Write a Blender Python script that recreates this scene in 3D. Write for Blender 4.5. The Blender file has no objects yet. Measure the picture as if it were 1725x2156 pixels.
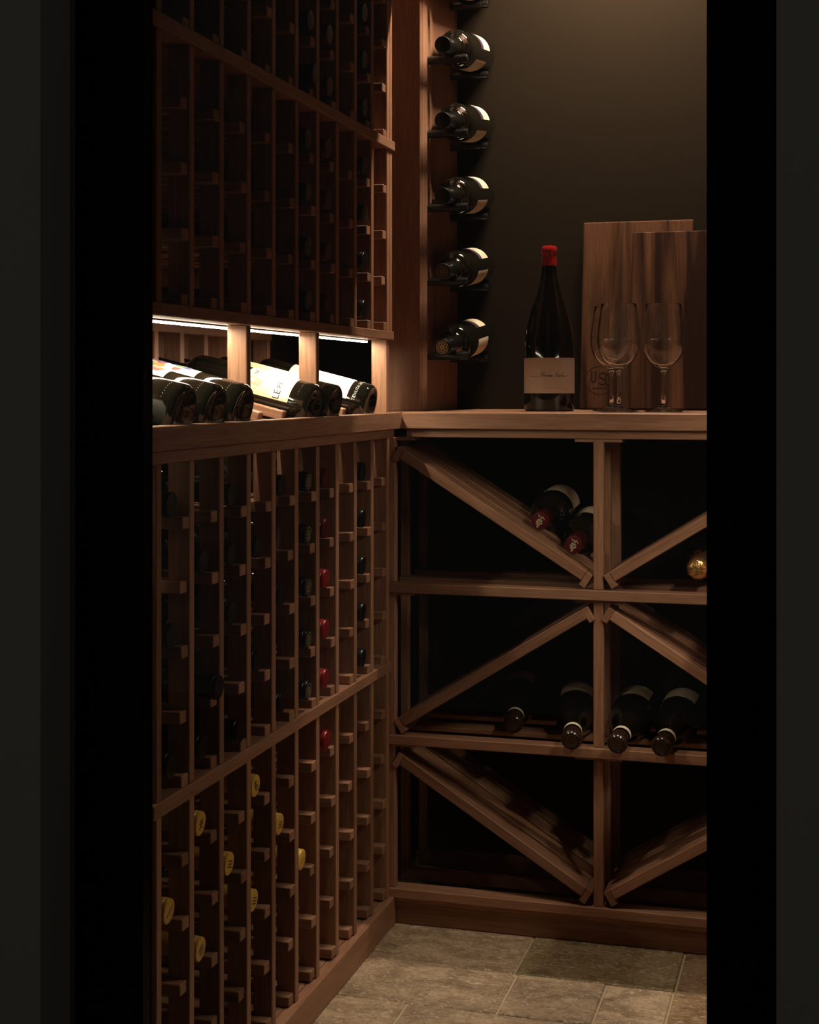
import bpy, bmesh, math, random
from mathutils import Vector, Matrix, Euler

random.seed(7)
scene = bpy.context.scene
COL = scene.collection
PI = math.pi

# ------------------------------------------------------------------ camera
YAW = math.atan(899 / 3130)
cam_d = bpy.data.cameras.new('camera')
cam = bpy.data.objects.new('camera', cam_d)
COL.objects.link(cam)
cam.location = (0, 0, 0.985)
cam.rotation_euler = (PI / 2, 0, YAW)
cam_d.sensor_fit = 'AUTO'
cam_d.sensor_width = 36
cam_d.lens = 3130 / 2156 * 36
cam_d.shift_y = -(1078 - 815) / 2156
cam_d.clip_start = 0.02
scene.camera = cam

# ------------------------------------------------------------------ view, world
scene.view_settings.view_transform = 'Standard'
scene.view_settings.look = 'None'
scene.view_settings.gamma = 1
scene.view_settings.exposure = 0.3
scene.view_settings.use_curve_mapping = False
world = bpy.data.worlds.new('dim_room')
scene.world = world
world.use_nodes = True
wb = world.node_tree.nodes['Background']
wb.inputs[0].default_value = (1.0, 0.97, 0.88, 1)
wb.inputs[1].default_value = 0.023
scene.cycles.max_bounces = 10
scene.cycles.diffuse_bounces = 4
scene.cycles.sample_clamp_indirect = 2.0
scene.cycles.caustics_reflective = False
scene.cycles.caustics_refractive = False


def spot(name, loc, target, watts, angle, blend, colour, radius):
    d = bpy.data.lights.new(name, 'SPOT')
    d.energy = watts
    d.spot_size = math.radians(angle)
    d.spot_blend = blend
    d.color = colour
    d.shadow_soft_size = radius
    o = bpy.data.objects.new(name, d)
    o.location = loc
    o.rotation_euler = (Vector(target) - Vector(loc)).to_track_quat('-Z', 'Y').to_euler()
    COL.objects.link(o)
    return o


WARM = (1.0, 0.83, 0.66)
LAMPS = [((-0.36, 2.10, 2.115), (-0.42, 2.34, 0.0), 30.0, 35, 1.0)]
COVE_STRENGTH = 900.0        # linear light above the back counter
for lp, lt, lw, la, lb in LAMPS:
    spot('downlight_lamp', lp, lt, lw, la, lb, WARM, 0.035)
LED_STRENGTH = 140.0
LED_RIGHT = 380.0


# ------------------------------------------------------------------ helpers
def tag(o, label=None, cat=None, group=None, kind=None):
    if label: o['label'] = label
    if cat: o['category'] = cat
    if group: o['group'] = group
    if kind: o['kind'] = kind
    return o


def empty(name, loc=(0, 0, 0), label=None, cat=None, group=None, kind=None):
    o = bpy.data.objects.new(name, None)
    o.empty_display_size = 0.05
    o.location = loc
    COL.objects.link(o)
    return tag(o, label, cat, group, kind)


def link(name, me, parent=None, loc=(0, 0, 0), rot=(0, 0, 0)):
    o = bpy.data.objects.new(name, me)
    o.location = loc
    o.rotation_euler = rot
    COL.objects.link(o)
    if parent: o.parent = parent
    return o


def finish(bm, name, mat, smooth=False):
    me = bpy.data.meshes.new(name)
    bmesh.ops.recalc_face_normals(bm, faces=bm.faces[:])
    if smooth:
        for f in bm.faces: f.smooth = True
    bm.to_mesh(me)
    bm.free()
    me.materials.append(mat)
    return me


_boxes = {}


def box_mesh(sx, sy, sz, mat, bevel=0.0012):
    key = (round(sx, 5), round(sy, 5), round(sz, 5), mat.name, bevel)
    if key in _boxes: return _boxes[key]
    bm = bmesh.new()
    bmesh.ops.create_cube(bm, size=1)
    for v in bm.verts:
        v.co = Vector((v.co.x * sx, v.co.y * sy, v.co.z * sz))
    if bevel:
        bmesh.ops.bevel(bm, geom=bm.edges[:], offset=bevel, segments=1, affect='EDGES', profile=0.5)
    _boxes[key] = finish(bm, 'box', mat)
    return _boxes[key]


def box(name, x, y, z, mat, parent=None, bevel=0.0012, rot=(0, 0, 0)):
    """a box from its extents (x0,x1),(y0,y1),(z0,z1) in world axes"""
    sx, sy, sz = x[1] - x[0], y[1] - y[0], z[1] - z[0]
    c = Vector(((x[0] + x[1]) / 2, (y[0] + y[1]) / 2, (z[0] + z[1]) / 2))
    if parent: c = c - parent.location
    return link(name, box_mesh(sx, sy, sz, mat, bevel), parent, c, rot)


def lathe_bm(profile, segs=32, bm=None):
    bm = bm or bmesh.new()
    rings = []
    for r, z in profile:
        if r < 1e-6:
            rings.append([bm.verts.new((0, 0, z))])
        else:
            rings.append([bm.verts.new((r * math.cos(2 * PI * i / segs), r * math.sin(2 * PI * i / segs), z)) for i in range(segs)])
    for a, b in zip(rings, rings[1:]):
        for i in range(segs):
            j = (i + 1) % segs
            if len(a) == 1 and len(b) == 1: continue
            if len(a) == 1: bm.faces.new((a[0], b[i], b[j]))
            elif len(b) == 1: bm.faces.new((a[i], b[0], a[j]))
            else: bm.faces.new((a[i], b[i], b[j], a[j]))
    return bm


def lathe(profile, mat, segs=32, sharp=38):
    me = finish(lathe_bm(profile, segs), 'lathe', mat, True)
    me.set_sharp_from_angle(angle=math.radians(sharp))
    return me


def patch(r, z0, z1, a0, a1, mat, n=20):
    """paper wrapped on a bottle; angles in degrees from local +Y towards +X"""
    bm = bmesh.new()
    prev = None
    for i in range(n + 1):
        a = math.radians(a0 + (a1 - a0) * i / n)
        p = [bm.verts.new((r * math.sin(a), r * math.cos(a), z)) for z in (z0, z1)]
        if prev: bm.faces.new((prev[0], p[0], p[1], prev[1]))
        prev = p
    return finish(bm, 'patch', mat, True)


def stroke_polys(pts, w, closed=False):
    out = []
    if closed: pts = list(pts) + [pts[0]]
    for (x0, y0), (x1, y1) in zip(pts, pts[1:]):
        d = Vector((x1 - x0, y1 - y0))
        if d.length < 1e-9: continue
        d.normalize()
        n = Vector((-d.y, d.x)) * w / 2
        e = d * w / 4
        out.append([(x0 - e.x + n.x, y0 - e.y + n.y), (x0 - e.x - n.x, y0 - e.y - n.y),
                    (x1 + e.x - n.x, y1 + e.y - n.y), (x1 + e.x + n.x, y1 + e.y + n.y)])
    return out


def circle_pts(cx, cy, r, n=20, a0=0, a1=360):
    m = n if a1 - a0 == 360 else n + 1
    return [(cx + r * math.cos(math.radians(a0 + (a1 - a0) * i / n)), cy + r * math.sin(math.radians(a0 + (a1 - a0) * i / n))) for i in range(m)]


def text_polys(body, size, shear=0.0, spacing=1.0):
    cu = bpy.data.curves.new('lettering', 'FONT')
    cu.body = body
    cu.size = size
    cu.shear = shear
    cu.space_character = spacing
    cu.align_x = 'CENTER'
    cu.align_y = 'CENTER'
    cu.resolution_u = 2
    o = bpy.data.objects.new('lettering', cu)
    COL.objects.link(o)
    dg = bpy.context.evaluated_depsgraph_get()
    me = o.evaluated_get(dg).to_mesh()
    polys = [[(me.vertices[i].co.x, me.vertices[i].co.y) for i in p.vertices] for p in me.polygons]
    o.evaluated_get(dg).to_mesh_clear()
    bpy.data.objects.remove(o)
    bpy.data.curves.remove(cu)
    return polys


def shift(polys, dx, dy):
    return [[(x + dx, y + dy) for x, y in p] for p in polys]


def ink_mesh(polys, place, mat):
    bm = bmesh.new()
    for p in polys:
        try: bm.faces.new([bm.verts.new(place(x, y)) for x, y in p])
        except ValueError: pass
    me = bpy.data.meshes.new('ink')
    bm.to_mesh(me)
    bm.free()
    me.materials.append(mat)
    return me


def wrap(r, zc, ac=0.0):
    a = math.radians(ac)
    return lambda x, y: (r * math.sin(a - x / r), r * math.cos(a - x / r), zc + y)


# ------------------------------------------------------------------ materials
def new_mat(name):
    m = bpy.data.materials.new(name)
    m.use_nodes = True
    nt = m.node_tree
    return m, nt, nt.nodes['Principled BSDF']


def plain(name, col, rough=0.5, spec=0.5, metal=0.0, coat=0.0, noise=0.0, nscale=60.0, bump=0.0):
    m, nt, p = new_mat(name)
    p.inputs['Base Color'].default_value = (*col, 1)
    p.inputs['Roughness'].default_value = rough
    p.inputs['Specular IOR Level'].default_value = spec
    p.inputs['Metallic'].default_value = metal
    p.inputs['Coat Weight'].default_value = coat
    if noise or bump:
        tc = nt.nodes.new('ShaderNodeTexCoord')
        n = nt.nodes.new('ShaderNodeTexNoise')
        n.inputs['Scale'].default_value = nscale
        n.inputs['Detail'].default_value = 5
        nt.links.new(tc.outputs['Object'], n.inputs['Vector'])
        if noise:
            mx = nt.nodes.new('ShaderNodeMix')
            mx.data_type = 'RGBA'
            mx.inputs['A'].default_value = (*[c * (1 - noise) for c in col], 1)
            mx.inputs['B'].default_value = (*[min(1, c * (1 + noise)) for c in col], 1)
            nt.links.new(n.outputs['Fac'], mx.inputs['Factor'])
            nt.links.new(mx.outputs['Result'], p.inputs['Base Color'])
        if bump:
            b = nt.nodes.new('ShaderNodeBump')
            b.inputs['Strength'].default_value = bump
            b.inputs['Distance'].default_value = 0.001
            nt.links.new(n.outputs['Fac'], b.inputs['Height'])
            nt.links.new(b.outputs['Normal'], p.inputs['Normal'])
    return m


def wood(name, axis, dark, light, rough=0.42, contrast=1.0, tone=0.22, fig=9.0, spec=0.2):
    """stretched-noise timber with its grain along one object axis, each piece a little different"""
    m, nt, p = new_mat(name)
    N, L = nt.nodes, nt.links
    tc = N.new('ShaderNodeTexCoord')
    oi = N.new('ShaderNodeObjectInfo')
    mul = N.new('ShaderNodeMath'); mul.operation = 'MULTIPLY'; mul.inputs[1].default_value = 37.0
    L.new(oi.outputs['Random'], mul.inputs[0])
    add = N.new('ShaderNodeVectorMath'); add.operation = 'ADD'
    L.new(tc.outputs['Object'], add.inputs[0])
    L.new(mul.outputs[0], add.inputs[1])

    def noise(scale, stretch, detail, dist):
        mp = N.new('ShaderNodeMapping')
        s = [scale] * 3
        s['xyz'.index(axis)] = scale / stretch
        mp.inputs['Scale'].default_value = s
        n = N.new('ShaderNodeTexNoise')
        n.inputs['Scale'].default_value = 1
        n.inputs['Detail'].default_value = detail
        n.inputs['Distortion'].default_value = dist
        L.new(add.outputs[0], mp.inputs['Vector'])
        L.new(mp.outputs[0], n.inputs['Vector'])
        return n
    big = noise(fig * 4, 14, 3, 1.2)
    fine = noise(420, 22, 4, 0.2)
    ramp = N.new('ShaderNodeValToRGB')
    mid = 0.5
    ramp.color_ramp.elements[0].position = max(0, mid - 0.22 / contrast)
    ramp.color_ramp.elements[0].color = (*dark, 1)
    ramp.color_ramp.elements[1].position = min(1, mid + 0.22 / contrast)
    ramp.color_ramp.elements[1].color = (*light, 1)
    L.new(big.outputs['Fac'], ramp.inputs['Fac'])
    pr = N.new('ShaderNodeMapRange')
    pr.inputs['From Min'].default_value = 0.3
    pr.inputs['From Max'].default_value = 0.7
    pr.inputs['To Min'].default_value = 0.72
    pr.inputs['To Max'].default_value = 1.12
    L.new(fine.outputs['Fac'], pr.inputs['Value'])
    tv = N.new('ShaderNodeMapRange')
    tv.inputs['To Min'].default_value = 1 - tone
    tv.inputs['To Max'].default_value = 1 + tone
    L.new(oi.outputs['Random'], tv.inputs['Value'])
    m2 = N.new('ShaderNodeMath'); m2.operation = 'MULTIPLY'
    L.new(pr.outputs[0], m2.inputs[0]); L.new(tv.outputs[0], m2.inputs[1])
    mx = N.new('ShaderNodeVectorMath'); mx.operation = 'SCALE'
    L.new(ramp.outputs['Color'], mx.inputs[0])
    L.new(m2.outputs[0], mx.inputs['Scale'])
    L.new(mx.outputs['Vector'], p.inputs['Base Color'])
    b = N.new('ShaderNodeBump')
    b.inputs['Strength'].default_value = 0.25
    b.inputs['Distance'].default_value = 0.0006
    L.new(fine.outputs['Fac'], b.inputs['Height'])
    L.new(b.outputs['Normal'], p.inputs['Normal'])
    p.inputs['Roughness'].default_value = rough
    p.inputs['Specular IOR Level'].default_value = spec
    return m


WD, WL = (0.23, 0.098, 0.056), (0.40, 0.214, 0.130)
WX = wood('redwood_grain_across', 'x', WD, WL, contrast=0.6, tone=0.26)
WY = wood('redwood_grain_lengthwise', 'y', WD, WL, contrast=0.6, tone=0.2)
WZ = wood('redwood_grain_upright', 'z', WD, WL, contrast=0.6, tone=0.26)
WALNUT = wood('walnut', 'z', (0.024, 0.0092, 0.0058), (0.118, 0.053, 0.026), 0.55, 2.2, 0.10, 4.5, 0.06)


def stone_mat(name, a, b, c):
    m, nt, p = new_mat(name)
    N, L = nt.nodes, nt.links
    tc = N.new('ShaderNodeTexCoord')
    oi = N.new('ShaderNodeObjectInfo')
    mul = N.new('ShaderNodeMath'); mul.operation = 'MULTIPLY'; mul.inputs[1].default_value = 53.0
    L.new(oi.outputs['Random'], mul.inputs[0])
    add = N.new('ShaderNodeVectorMath'); add.operation = 'ADD'
    L.new(tc.outputs['Object'], add.inputs[0]); L.new(mul.outputs[0], add.inputs[1])
    mp = N.new('ShaderNodeMapping'); mp.inputs['Scale'].default_value = (1, 1.7, 1)
    L.new(add.outputs[0], mp.inputs['Vector'])
    n1 = N.new('ShaderNodeTexNoise'); n1.inputs['Scale'].default_value = 14; n1.inputs['Detail'].default_value = 7; n1.inputs['Distortion'].default_value = 0.8
    n2 = N.new('ShaderNodeTexNoise'); n2.inputs['Scale'].default_value = 85; n2.inputs['Detail'].default_value = 5; n2.inputs['Distortion'].default_value = 1.5
    L.new(mp.outputs[0], n1.inputs['Vector']); L.new(mp.outputs[0], n2.inputs['Vector'])
    r1 = N.new('ShaderNodeValToRGB')
    r1.color_ramp.elements[0].position = 0.33; r1.color_ramp.elements[0].color = (*a, 1)
    r1.color_ramp.elements[1].position = 0.66; r1.color_ramp.elements[1].color = (*b, 1)
    L.new(n1.outputs['Fac'], r1.inputs['Fac'])
    r2 = N.new('ShaderNodeValToRGB')
    r2.color_ramp.elements[0].position = 0.565; r2.color_ramp.elements[0].color = (0, 0, 0, 1)
    r2.color_ramp.elements[1].position = 0.65; r2.color_ramp.elements[1].color = (1, 1, 1, 1)
    L.new(n2.outputs['Fac'], r2.inputs['Fac'])
    mx = N.new('ShaderNodeMix'); mx.data_type = 'RGBA'
    mx.inputs['B'].default_value = (*c, 1)
    L.new(r1.outputs['Color'], mx.inputs['A']); L.new(r2.outputs['Color'], mx.inputs['Factor'])
    tv = N.new('ShaderNodeMapRange'); tv.inputs['To Min'].default_value = 0.82; tv.inputs['To Max'].default_value = 1.12
    L.new(oi.outputs['Random'], tv.inputs['Value'])
    r3 = N.new('ShaderNodeMapRange'); r3.inputs['From Min'].default_value = 0.25; r3.inputs['From Max'].default_value = 0.5
    r3.inputs['To Min'].default_value = 0.38; r3.inputs['To Max'].default_value = 1.0
    L.new(n2.outputs['Fac'], r3.inputs['Value'])
    m3 = N.new('ShaderNodeMath'); m3.operation = 'MULTIPLY'
    L.new(tv.outputs[0], m3.inputs[0]); L.new(r3.outputs[0], m3.inputs[1])
    sc = N.new('ShaderNodeVectorMath'); sc.operation = 'SCALE'
    L.new(mx.outputs['Result'], sc.inputs[0]); L.new(m3.outputs[0], sc.inputs['Scale'])
    L.new(sc.outputs['Vector'], p.inputs['Base Color'])
    bp = N.new('ShaderNodeBump'); bp.inputs['Strength'].default_value = 0.8; bp.inputs['Distance'].default_value = 0.003
    L.new(n2.outputs['Fac'], bp.inputs['Height']); L.new(bp.outputs['Normal'], p.inputs['Normal'])
    p.inputs['Roughness'].default_value = 0.5
    return m


STONE = stone_mat('travertine_warm', (0.29, 0.195, 0.118), (0.57, 0.405, 0.265), (0.66, 0.53, 0.37))
STONE_OLIVE = stone_mat('travertine_olive', (0.22, 0.155, 0.075), (0.36, 0.26, 0.14), (0.58, 0.45, 0.28))
STONE_BROWN = stone_mat('travertine_brown', (0.24, 0.14, 0.07), (0.40, 0.25, 0.14), (0.58, 0.42, 0.27))
GROUT = plain('grout', (0.50, 0.39, 0.27), 0.9, 0.2, noise=0.15, nscale=80)
PAINT = plain('dark_taupe_paint', (0.0185, 0.0132, 0.0083), 0.8, 0.02, noise=0.05, nscale=3, bump=0.05)
PAINT_IN = plain('dark_brown_paint', (0.040, 0.022, 0.015), 0.8, 0.2, bump=0.05)
PLASTER = plain('grey_wall_paint', (0.46, 0.44, 0.40), 0.9, 0.1, noise=0.04, nscale=5)
FRAME = plain('black_steel', (0.0012, 0.0012, 0.0014), 0.45, 0.06)
EDGE_GLINT = plain('blue_edge_glint', (0.10, 0.12, 0.17), 0.35, 0.4)
BOTTLE = plain('dark_bottle_glass', (0.006, 0.005, 0.003), 0.05, 0.5, coat=0.3)
BOTTLE_B = plain('brown_bottle_glass', (0.004, 0.002, 0.001), 0.05, 0.4)
BLACKM = plain('black_anodised_peg', (0.012, 0.010, 0.010), 0.3, 0.5, metal=0.3)
CAPM = {
    'black': plain('black_capsule', (0.005, 0.004, 0.004), 0.3, 0.32),
    'green': plain('dark_green_capsule', (0.006, 0.007, 0.004), 0.3, 0.3),
    'red': plain('red_capsule', (0.20, 0.008, 0.012), 0.28, 0.5),
    'dark red': plain('dark_red_capsule', (0.070, 0.005, 0.008), 0.3, 0.35),
    'yellow': plain('yellow_capsule', (0.66, 0.40, 0.075), 0.32, 0.5),
    'gold': plain('crumpled_gold_foil', (0.80, 0.46, 0.16), 0.22, 0.5, metal=0.9, bump=1.0, nscale=130),
    'wax': plain('brown_wax', (0.030, 0.014, 0.009), 0.16, 0.6, bump=0.3, nscale=60),
    'seal': plain('red_sealing_wax', (0.42, 0.012, 0.014), 0.2, 0.55, coat=0.4, bump=0.12, nscale=90),
}
PAPER = plain('cream_label', (0.80, 0.68, 0.49), 0.7, 0.2)
PAPER_W = plain('white_label', (0.80, 0.74, 0.66), 0.6, 0.25)
PAPER_Y = plain('yellow_wash_label', (0.78, 0.62, 0.36), 0.6, 0.2, noise=0.16, nscale=14)
PAPER_P = plain('purple_band', (0.055, 0.035, 0.055), 0.5, 0.3)
PAPER_K = plain('kraft_label', (0.42, 0.295, 0.215), 0.75, 0.15)
INK = plain('black_ink', (0.02, 0.016, 0.014), 0.6, 0.2)
INK_CAP = plain('dark_brown_cap_print', (0.085, 0.045, 0.012), 0.5, 0.3)
WAX_LINE = plain('raised_wax_ring', (0.075, 0.038, 0.022), 0.2, 0.5)
INK_SOFT = plain('faint_brown_ink', (0.27, 0.17, 0.115), 0.7, 0.2)
INK_GREY = plain('grey_ink', (0.34, 0.27, 0.20), 0.7, 0.2)
INK_PALE = plain('pale_foil_print', (0.36, 0.29, 0.17), 0.35, 0.5)
DOTS = plain('painted_glass_glints', (0.35, 0.33, 0.30), 0.12, 0.8)  # pale base colour stands in for glints on the moulded glass
ART = [plain('orange_print', (0.72, 0.26, 0.08)), plain('red_print', (0.55, 0.07, 0.05)),
       plain('blue_print', (0.07, 0.10, 0.22)), plain('green_print', (0.10, 0.28, 0.09)), plain('violet_print', (0.30, 0.10, 0.20))]

LED, nt, p = new_mat('warm_led_diffuser')
p.inputs['Base Color'].default_value = (0.9, 0.85, 0.75, 1)
p.inputs['Emission Color'].default_value = (1.0, 0.88, 0.69, 1)
p.inputs['Emission Strength'].default_value = LED_STRENGTH
LED_R, nt, p = new_mat('warm_led_diffuser_right')
p.inputs['Base Color'].default_value = (0.9, 0.85, 0.75, 1)
p.inputs['Emission Color'].default_value = (1.0, 0.88, 0.69, 1)
p.inputs['Emission Strength'].default_value = LED_RIGHT
LED_SIDE, nt, p = new_mat('warm_led_edge')
p.inputs['Base Color'].default_value = (0.9, 0.85, 0.75, 1)
p.inputs['Emission Color'].default_value = (1.0, 0.88, 0.69, 1)
p.inputs['Emission Strength'].default_value = 16.0
LENS, nt, p = new_mat('downlight_lens')
p.inputs['Emission Color'].default_value = (*WARM, 1)
p.inputs['Emission Strength'].default_value = 2.0

CLEAR, nt, p = new_mat('clear_crystal')
p.inputs['Base Color'].default_value = (1, 1, 1, 1)
p.inputs['Transmission Weight'].default_value = 1.0
p.inputs['Roughness'].default_value = 0.0
p.inputs['IOR'].default_value = 1.5

PANE, nt, p = new_mat('door_glass')
nt.nodes.remove(p)
tr = nt.nodes.new('ShaderNodeBsdfTransparent')
tr.inputs['Color'].default_value = (0.97, 0.98, 0.96, 1)
gl = nt.nodes.new('ShaderNodeBsdfGlossy')
gl.inputs['Roughness'].default_value = 0.01
fr = nt.nodes.new('ShaderNodeFresnel')
fr.inputs['IOR'].default_value = 1.45
ms = nt.nodes.new('ShaderNodeMixShader')
nt.links.new(fr.outputs[0], ms.inputs[0])
nt.links.new(tr.outputs[0], ms.inputs[1])
nt.links.new(gl.outputs[0], ms.inputs[2])
nt.links.new(ms.outputs[0], nt.nodes['Material Output'].inputs['Surface'])

# ------------------------------------------------------------------ room shell
XR = -0.787          # front plane of the left rack
YB = 2.625           # front plane of the back rack
YW = 3.050           # back wall
XLW = -1.115         # left wall
CEIL = 2.15


def struct(name, x, y, z, mat, parent=None, bevel=0):
    o = box(name, x, y, z, mat, parent, bevel)
    if parent is None: o['kind'] = 'structure'
    return o


XRW = 0.307
struct('wall_back', (XLW, XRW), (YW, YW + 0.1), (0, CEIL), PAINT)
struct('wall_left', (XLW - 0.1, XLW), (1.52, YW + 0.1), (0, CEIL), PAINT_IN)
struct('wall_right', (XRW, XRW + 0.1), (1.52, YW + 0.1), (0, CEIL), PAINT_IN)
struct('ceiling', (XLW - 0.1, XRW + 0.1), (1.40, YW + 0.1), (CEIL, CEIL + 0.1), PAINT_IN)
struct('wall_front_left', (-2.2, -0.8074), (1.40, 1.52), (0, 2.75), PLASTER)
struct('wall_front_right', (-0.0528, 1.6), (1.40, 1.52), (0, 2.75), PLASTER)
struct('wall_front_above', (-0.8074, -0.0528), (1.40, 1.52), (2.12, 2.75), PLASTER)

floor = link('floor', box_mesh(4.2, 4.6, 0.1, GROUT, 0), None, (-0.3, 0.85, -0.053))
floor['kind'] = 'structure'
xs_a = [XLW, -0.790, -0.5205, -0.2530, 0.015, XRW]
xs_b = [XLW, -0.800, -0.5145, -0.3640, -0.2545, 0.012, XRW]
xs_c = [XLW, -0.930, -0.660, -0.390, -0.125, 0.145, XRW]
rows = [(3.05, 2.718, xs_a), (2.714, 2.449, xs_a), (2.449, 2.285, xs_b), (2.285, 2.02, xs_c), (2.02, 1.78, xs_a), (1.78, 1.52, xs_b)]
G = 0.0032
k = 0
for r, (y1, y0, xs) in enumerate(rows):
    for i, (a, b) in enumerate(zip(xs, xs[1:])):
        mat = STONE
        if r in (0, 1) and i == 2: mat = STONE_OLIVE
        if i == len(xs) - 3 and r in (1, 2): mat = STONE_BROWN
        h = 0.0006 * ((k * 7) % 5 - 2)
        k += 1
        x0, x1, yy0, yy1 = a + G / 2, b - G / 2, y0 + G / 2, y1 - G / 2
        o = link('tile', box_mesh(x1 - x0, yy1 - yy0, 0.012, mat, 0.0022), floor)
        o.location = Vector(((x0 + x1) / 2, (yy0 + yy1) / 2, -0.0065 + h * 0.6)) - floor.location

# ------------------------------------------------------------------ glazed steel door
door = empty('door_1', (-0.43, 1.479, 0), kind='structure')
box('frame_stile', (-0.8026, -0.7217), (1.466, 1.492), (0, 2.12), FRAME, door)
box('frame_stile', (-0.1207, -0.0528), (1.466, 1.492), (0, 2.12), FRAME, door)
box('frame_rail', (-0.7217, -0.1207), (1.466, 1.492), (2.03, 2.12), FRAME, door)
box('frame_rail', (-0.7217, -0.1207), (1.466, 1.492), (0.0, 0.11), FRAME, door)
box('glazing_bead', (-0.1207, -0.0770), (1.462, 1.466), (0.11, 2.03), FRAME, door, 0.0008)
box('frame_edge_glint', (-0.8071, -0.8028), (1.463, 1.490), (0, 2.12), EDGE_GLINT, door, 0.0008)  # added strip: bluish light on the frame's outer edge, painted as colour
box('glass_pane', (-0.7217, -0.1207), (1.483, 1.489), (0.11, 2.03), PANE, door, 0)

# ------------------------------------------------------------------ left rack
PITCH = 0.0956
SW, SD = 0.0150, 0.030
YS = [1.636 + SW / 2 + i * PITCH for i in range(11)]   # centre line of every stile
XBK = -1.020


def col_y(c): return YS[c] + PITCH / 2


CLEAT_TOP = {
    'bottom': [0.3984, 0.3165, 0.2345, 0.1525, 0.0705],
    'middle': [0.8210, 0.7395, 0.6580, 0.5770, 0.4975],
    'upper': [1.3520, 1.2690, 1.1860, 1.1030],
    'top': [1.8650, 1.7820, 1.7000, 1.6170, 1.5350, 1.4520],
}
RANGE = {'bottom': (0.0525, 0.464), 'middle': (0.483, 0.893), 'upper': (1.087, 1.419), 'top': (1.437, 1.935)}
RACKL = {
    'bottom': 'lowest redwood wine rack unit on left wall, holding yellow-capped bottles, standing on the floor plinth',
    'middle': 'redwood wine rack unit on left wall directly under the lit display ledge',
    'upper': 'dark redwood wine rack unit on left wall directly above the lit strips',
    'top': 'topmost dark redwood wine rack unit on left wall, cut off by the photo edge',
}
CLW, CLH = 0.0205, 0.0155
for unit in ('bottom', 'middle', 'upper', 'top'):
    z0, z1 = RANGE[unit]
    root = empty('wine_rack', (-0.92, 2.12, z0), RACKL[unit], 'wine rack', 'stacked rack units on the left wall')
    for y in YS:
        box('stile', (XR - SD, XR), (y - SW / 2, y + SW / 2), (z0, z1), WZ, root)
        box('rear_stile', (XBK - SD, XBK), (y - SW / 2, y + SW / 2), (z0, z1), WZ, root)
    for zt in CLEAT_TOP[unit]:
        for c in range(10):
            for yy0, xf in ((YS[c] + SW / 2, XR - 0.014), (YS[c + 1] - SW / 2 - CLW, XR - 0.001)):
                dx = random.uniform(-0.002, 0.002)
                dz = random.uniform(-0.0012, 0.0012)
                o = box('cleat', (XBK - SD, xf), (yy0, yy0 + CLW), (zt - CLH, zt), WX, root)
                o.location.x += dx - 0.001
                o.location.z += dz
    if unit == 'bottom':
        box('base_ledge', (-1.095, -0.798), (1.615, 2.620), (0.035, 0.0525), WY, root)
        box('plinth_board', (-0.7975, -0.7785), (1.615, 2.620), (0.0, 0.0525), WY, root, 0.002)
        box('top_board', (-1.095, -0.785), (1.625, 2.622), (0.464, 0.483), WY, root)
    if unit == 'upper':
        box('base_board', (-0.862, -0.783), (1.53, 2.624), (1.0715, 1.087), WY, root)
        box('rear_rail', (-1.052, -1.0195), (1.60, 2.612), (1.0722, 1.0868), WY, root)
        box('top_board', (-1.095, -0.782), (1.53, 2.626), (1.419, 1.437), WY, root)
    if unit == 'top':
        box('top_board', (-1.095, -0.782), (1.53, 2.626), (1.935, 1.953), WY, root)
    box('back_panel', (-1.106, -1.0985), (1.53, 2.625), (z0, z1), WZ, root)
    box('end_panel', (-1.095, -0.830 if unit in ('bottom', 'middle') else XR + 0.0005), (2.6075, 2.6235), (z0, z1), WZ, root)

# display row ------------------------------------------------------
TILT = math.radians(14)
disp = empty('display_ledge', (-0.92, 2.12, 0.893),
             'lit redwood display ledge with front lip and tilted cradle slats between rack units', 'display shelf')
box('front_lip', (-0.784, -0.764), (1.53, 2.600), (0.909, 0.939), WY, disp)
box('lip_moulding', (-0.8125, -0.775), (1.53, 2.598), (0.893, 0.909), WY, disp)
box('rear_rail', (-1.052, -1.0195), (1.60, 2.612), (0.925, 0.955), WY, disp)
box('back_panel', (-1.106, -1.0985), (1.53, 2.625), (0.895, 1.085), WZ, disp)
for i, y in enumerate(YS):
    box('rear_stile', (XBK - SD, XBK), (y - SW / 2, y + SW / 2), (0.893, 1.0762), WZ, disp)
    if i in (3, 6, 10):
        box('post', (XR - SD, XR - 0.0005), (y - SW / 2, y + SW / 2), (0.893, 1.0712), WZ, disp)
AX = Vector((-math.cos(TILT), 0, math.sin(TILT)))      # towards the neck
UPN = Vector((math.sin(TILT), 0, math.cos(TILT)))
def cradle(name, y, w, x0, ztop0, ln):
    """a bar rising towards the wall at the bottles' tilt; ztop0 is its top at x0"""
    c = Vector((x0, 0, ztop0)) + AX * (ln / 2) - UPN * 0.0075
    o = link(name, box_mesh(ln, w, 0.015, WX, 0.0016), disp, (0, 0, 0), (0, TILT, 0))
    o.location = Vector((c.x, y, c.z)) - disp.location


def axis_z(x): return 0.9520 + (-0.7765 - x) * math.tan(TILT)


for i, y in enumerate(YS):
    x0 = -0.8215 if i in (3, 6, 10) else -0.806
    cradle('cradle_rail', y, 0.0150, x0, axis_z(x0) - 0.0110, 0.212)
for c in range(10):
    for off in (-0.0215, 0.0215):
        cradle('cradle_slat', col_y(c) + off, 0.013, -0.812, axis_z(-0.812) - 0.0335, 0.205)

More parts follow.
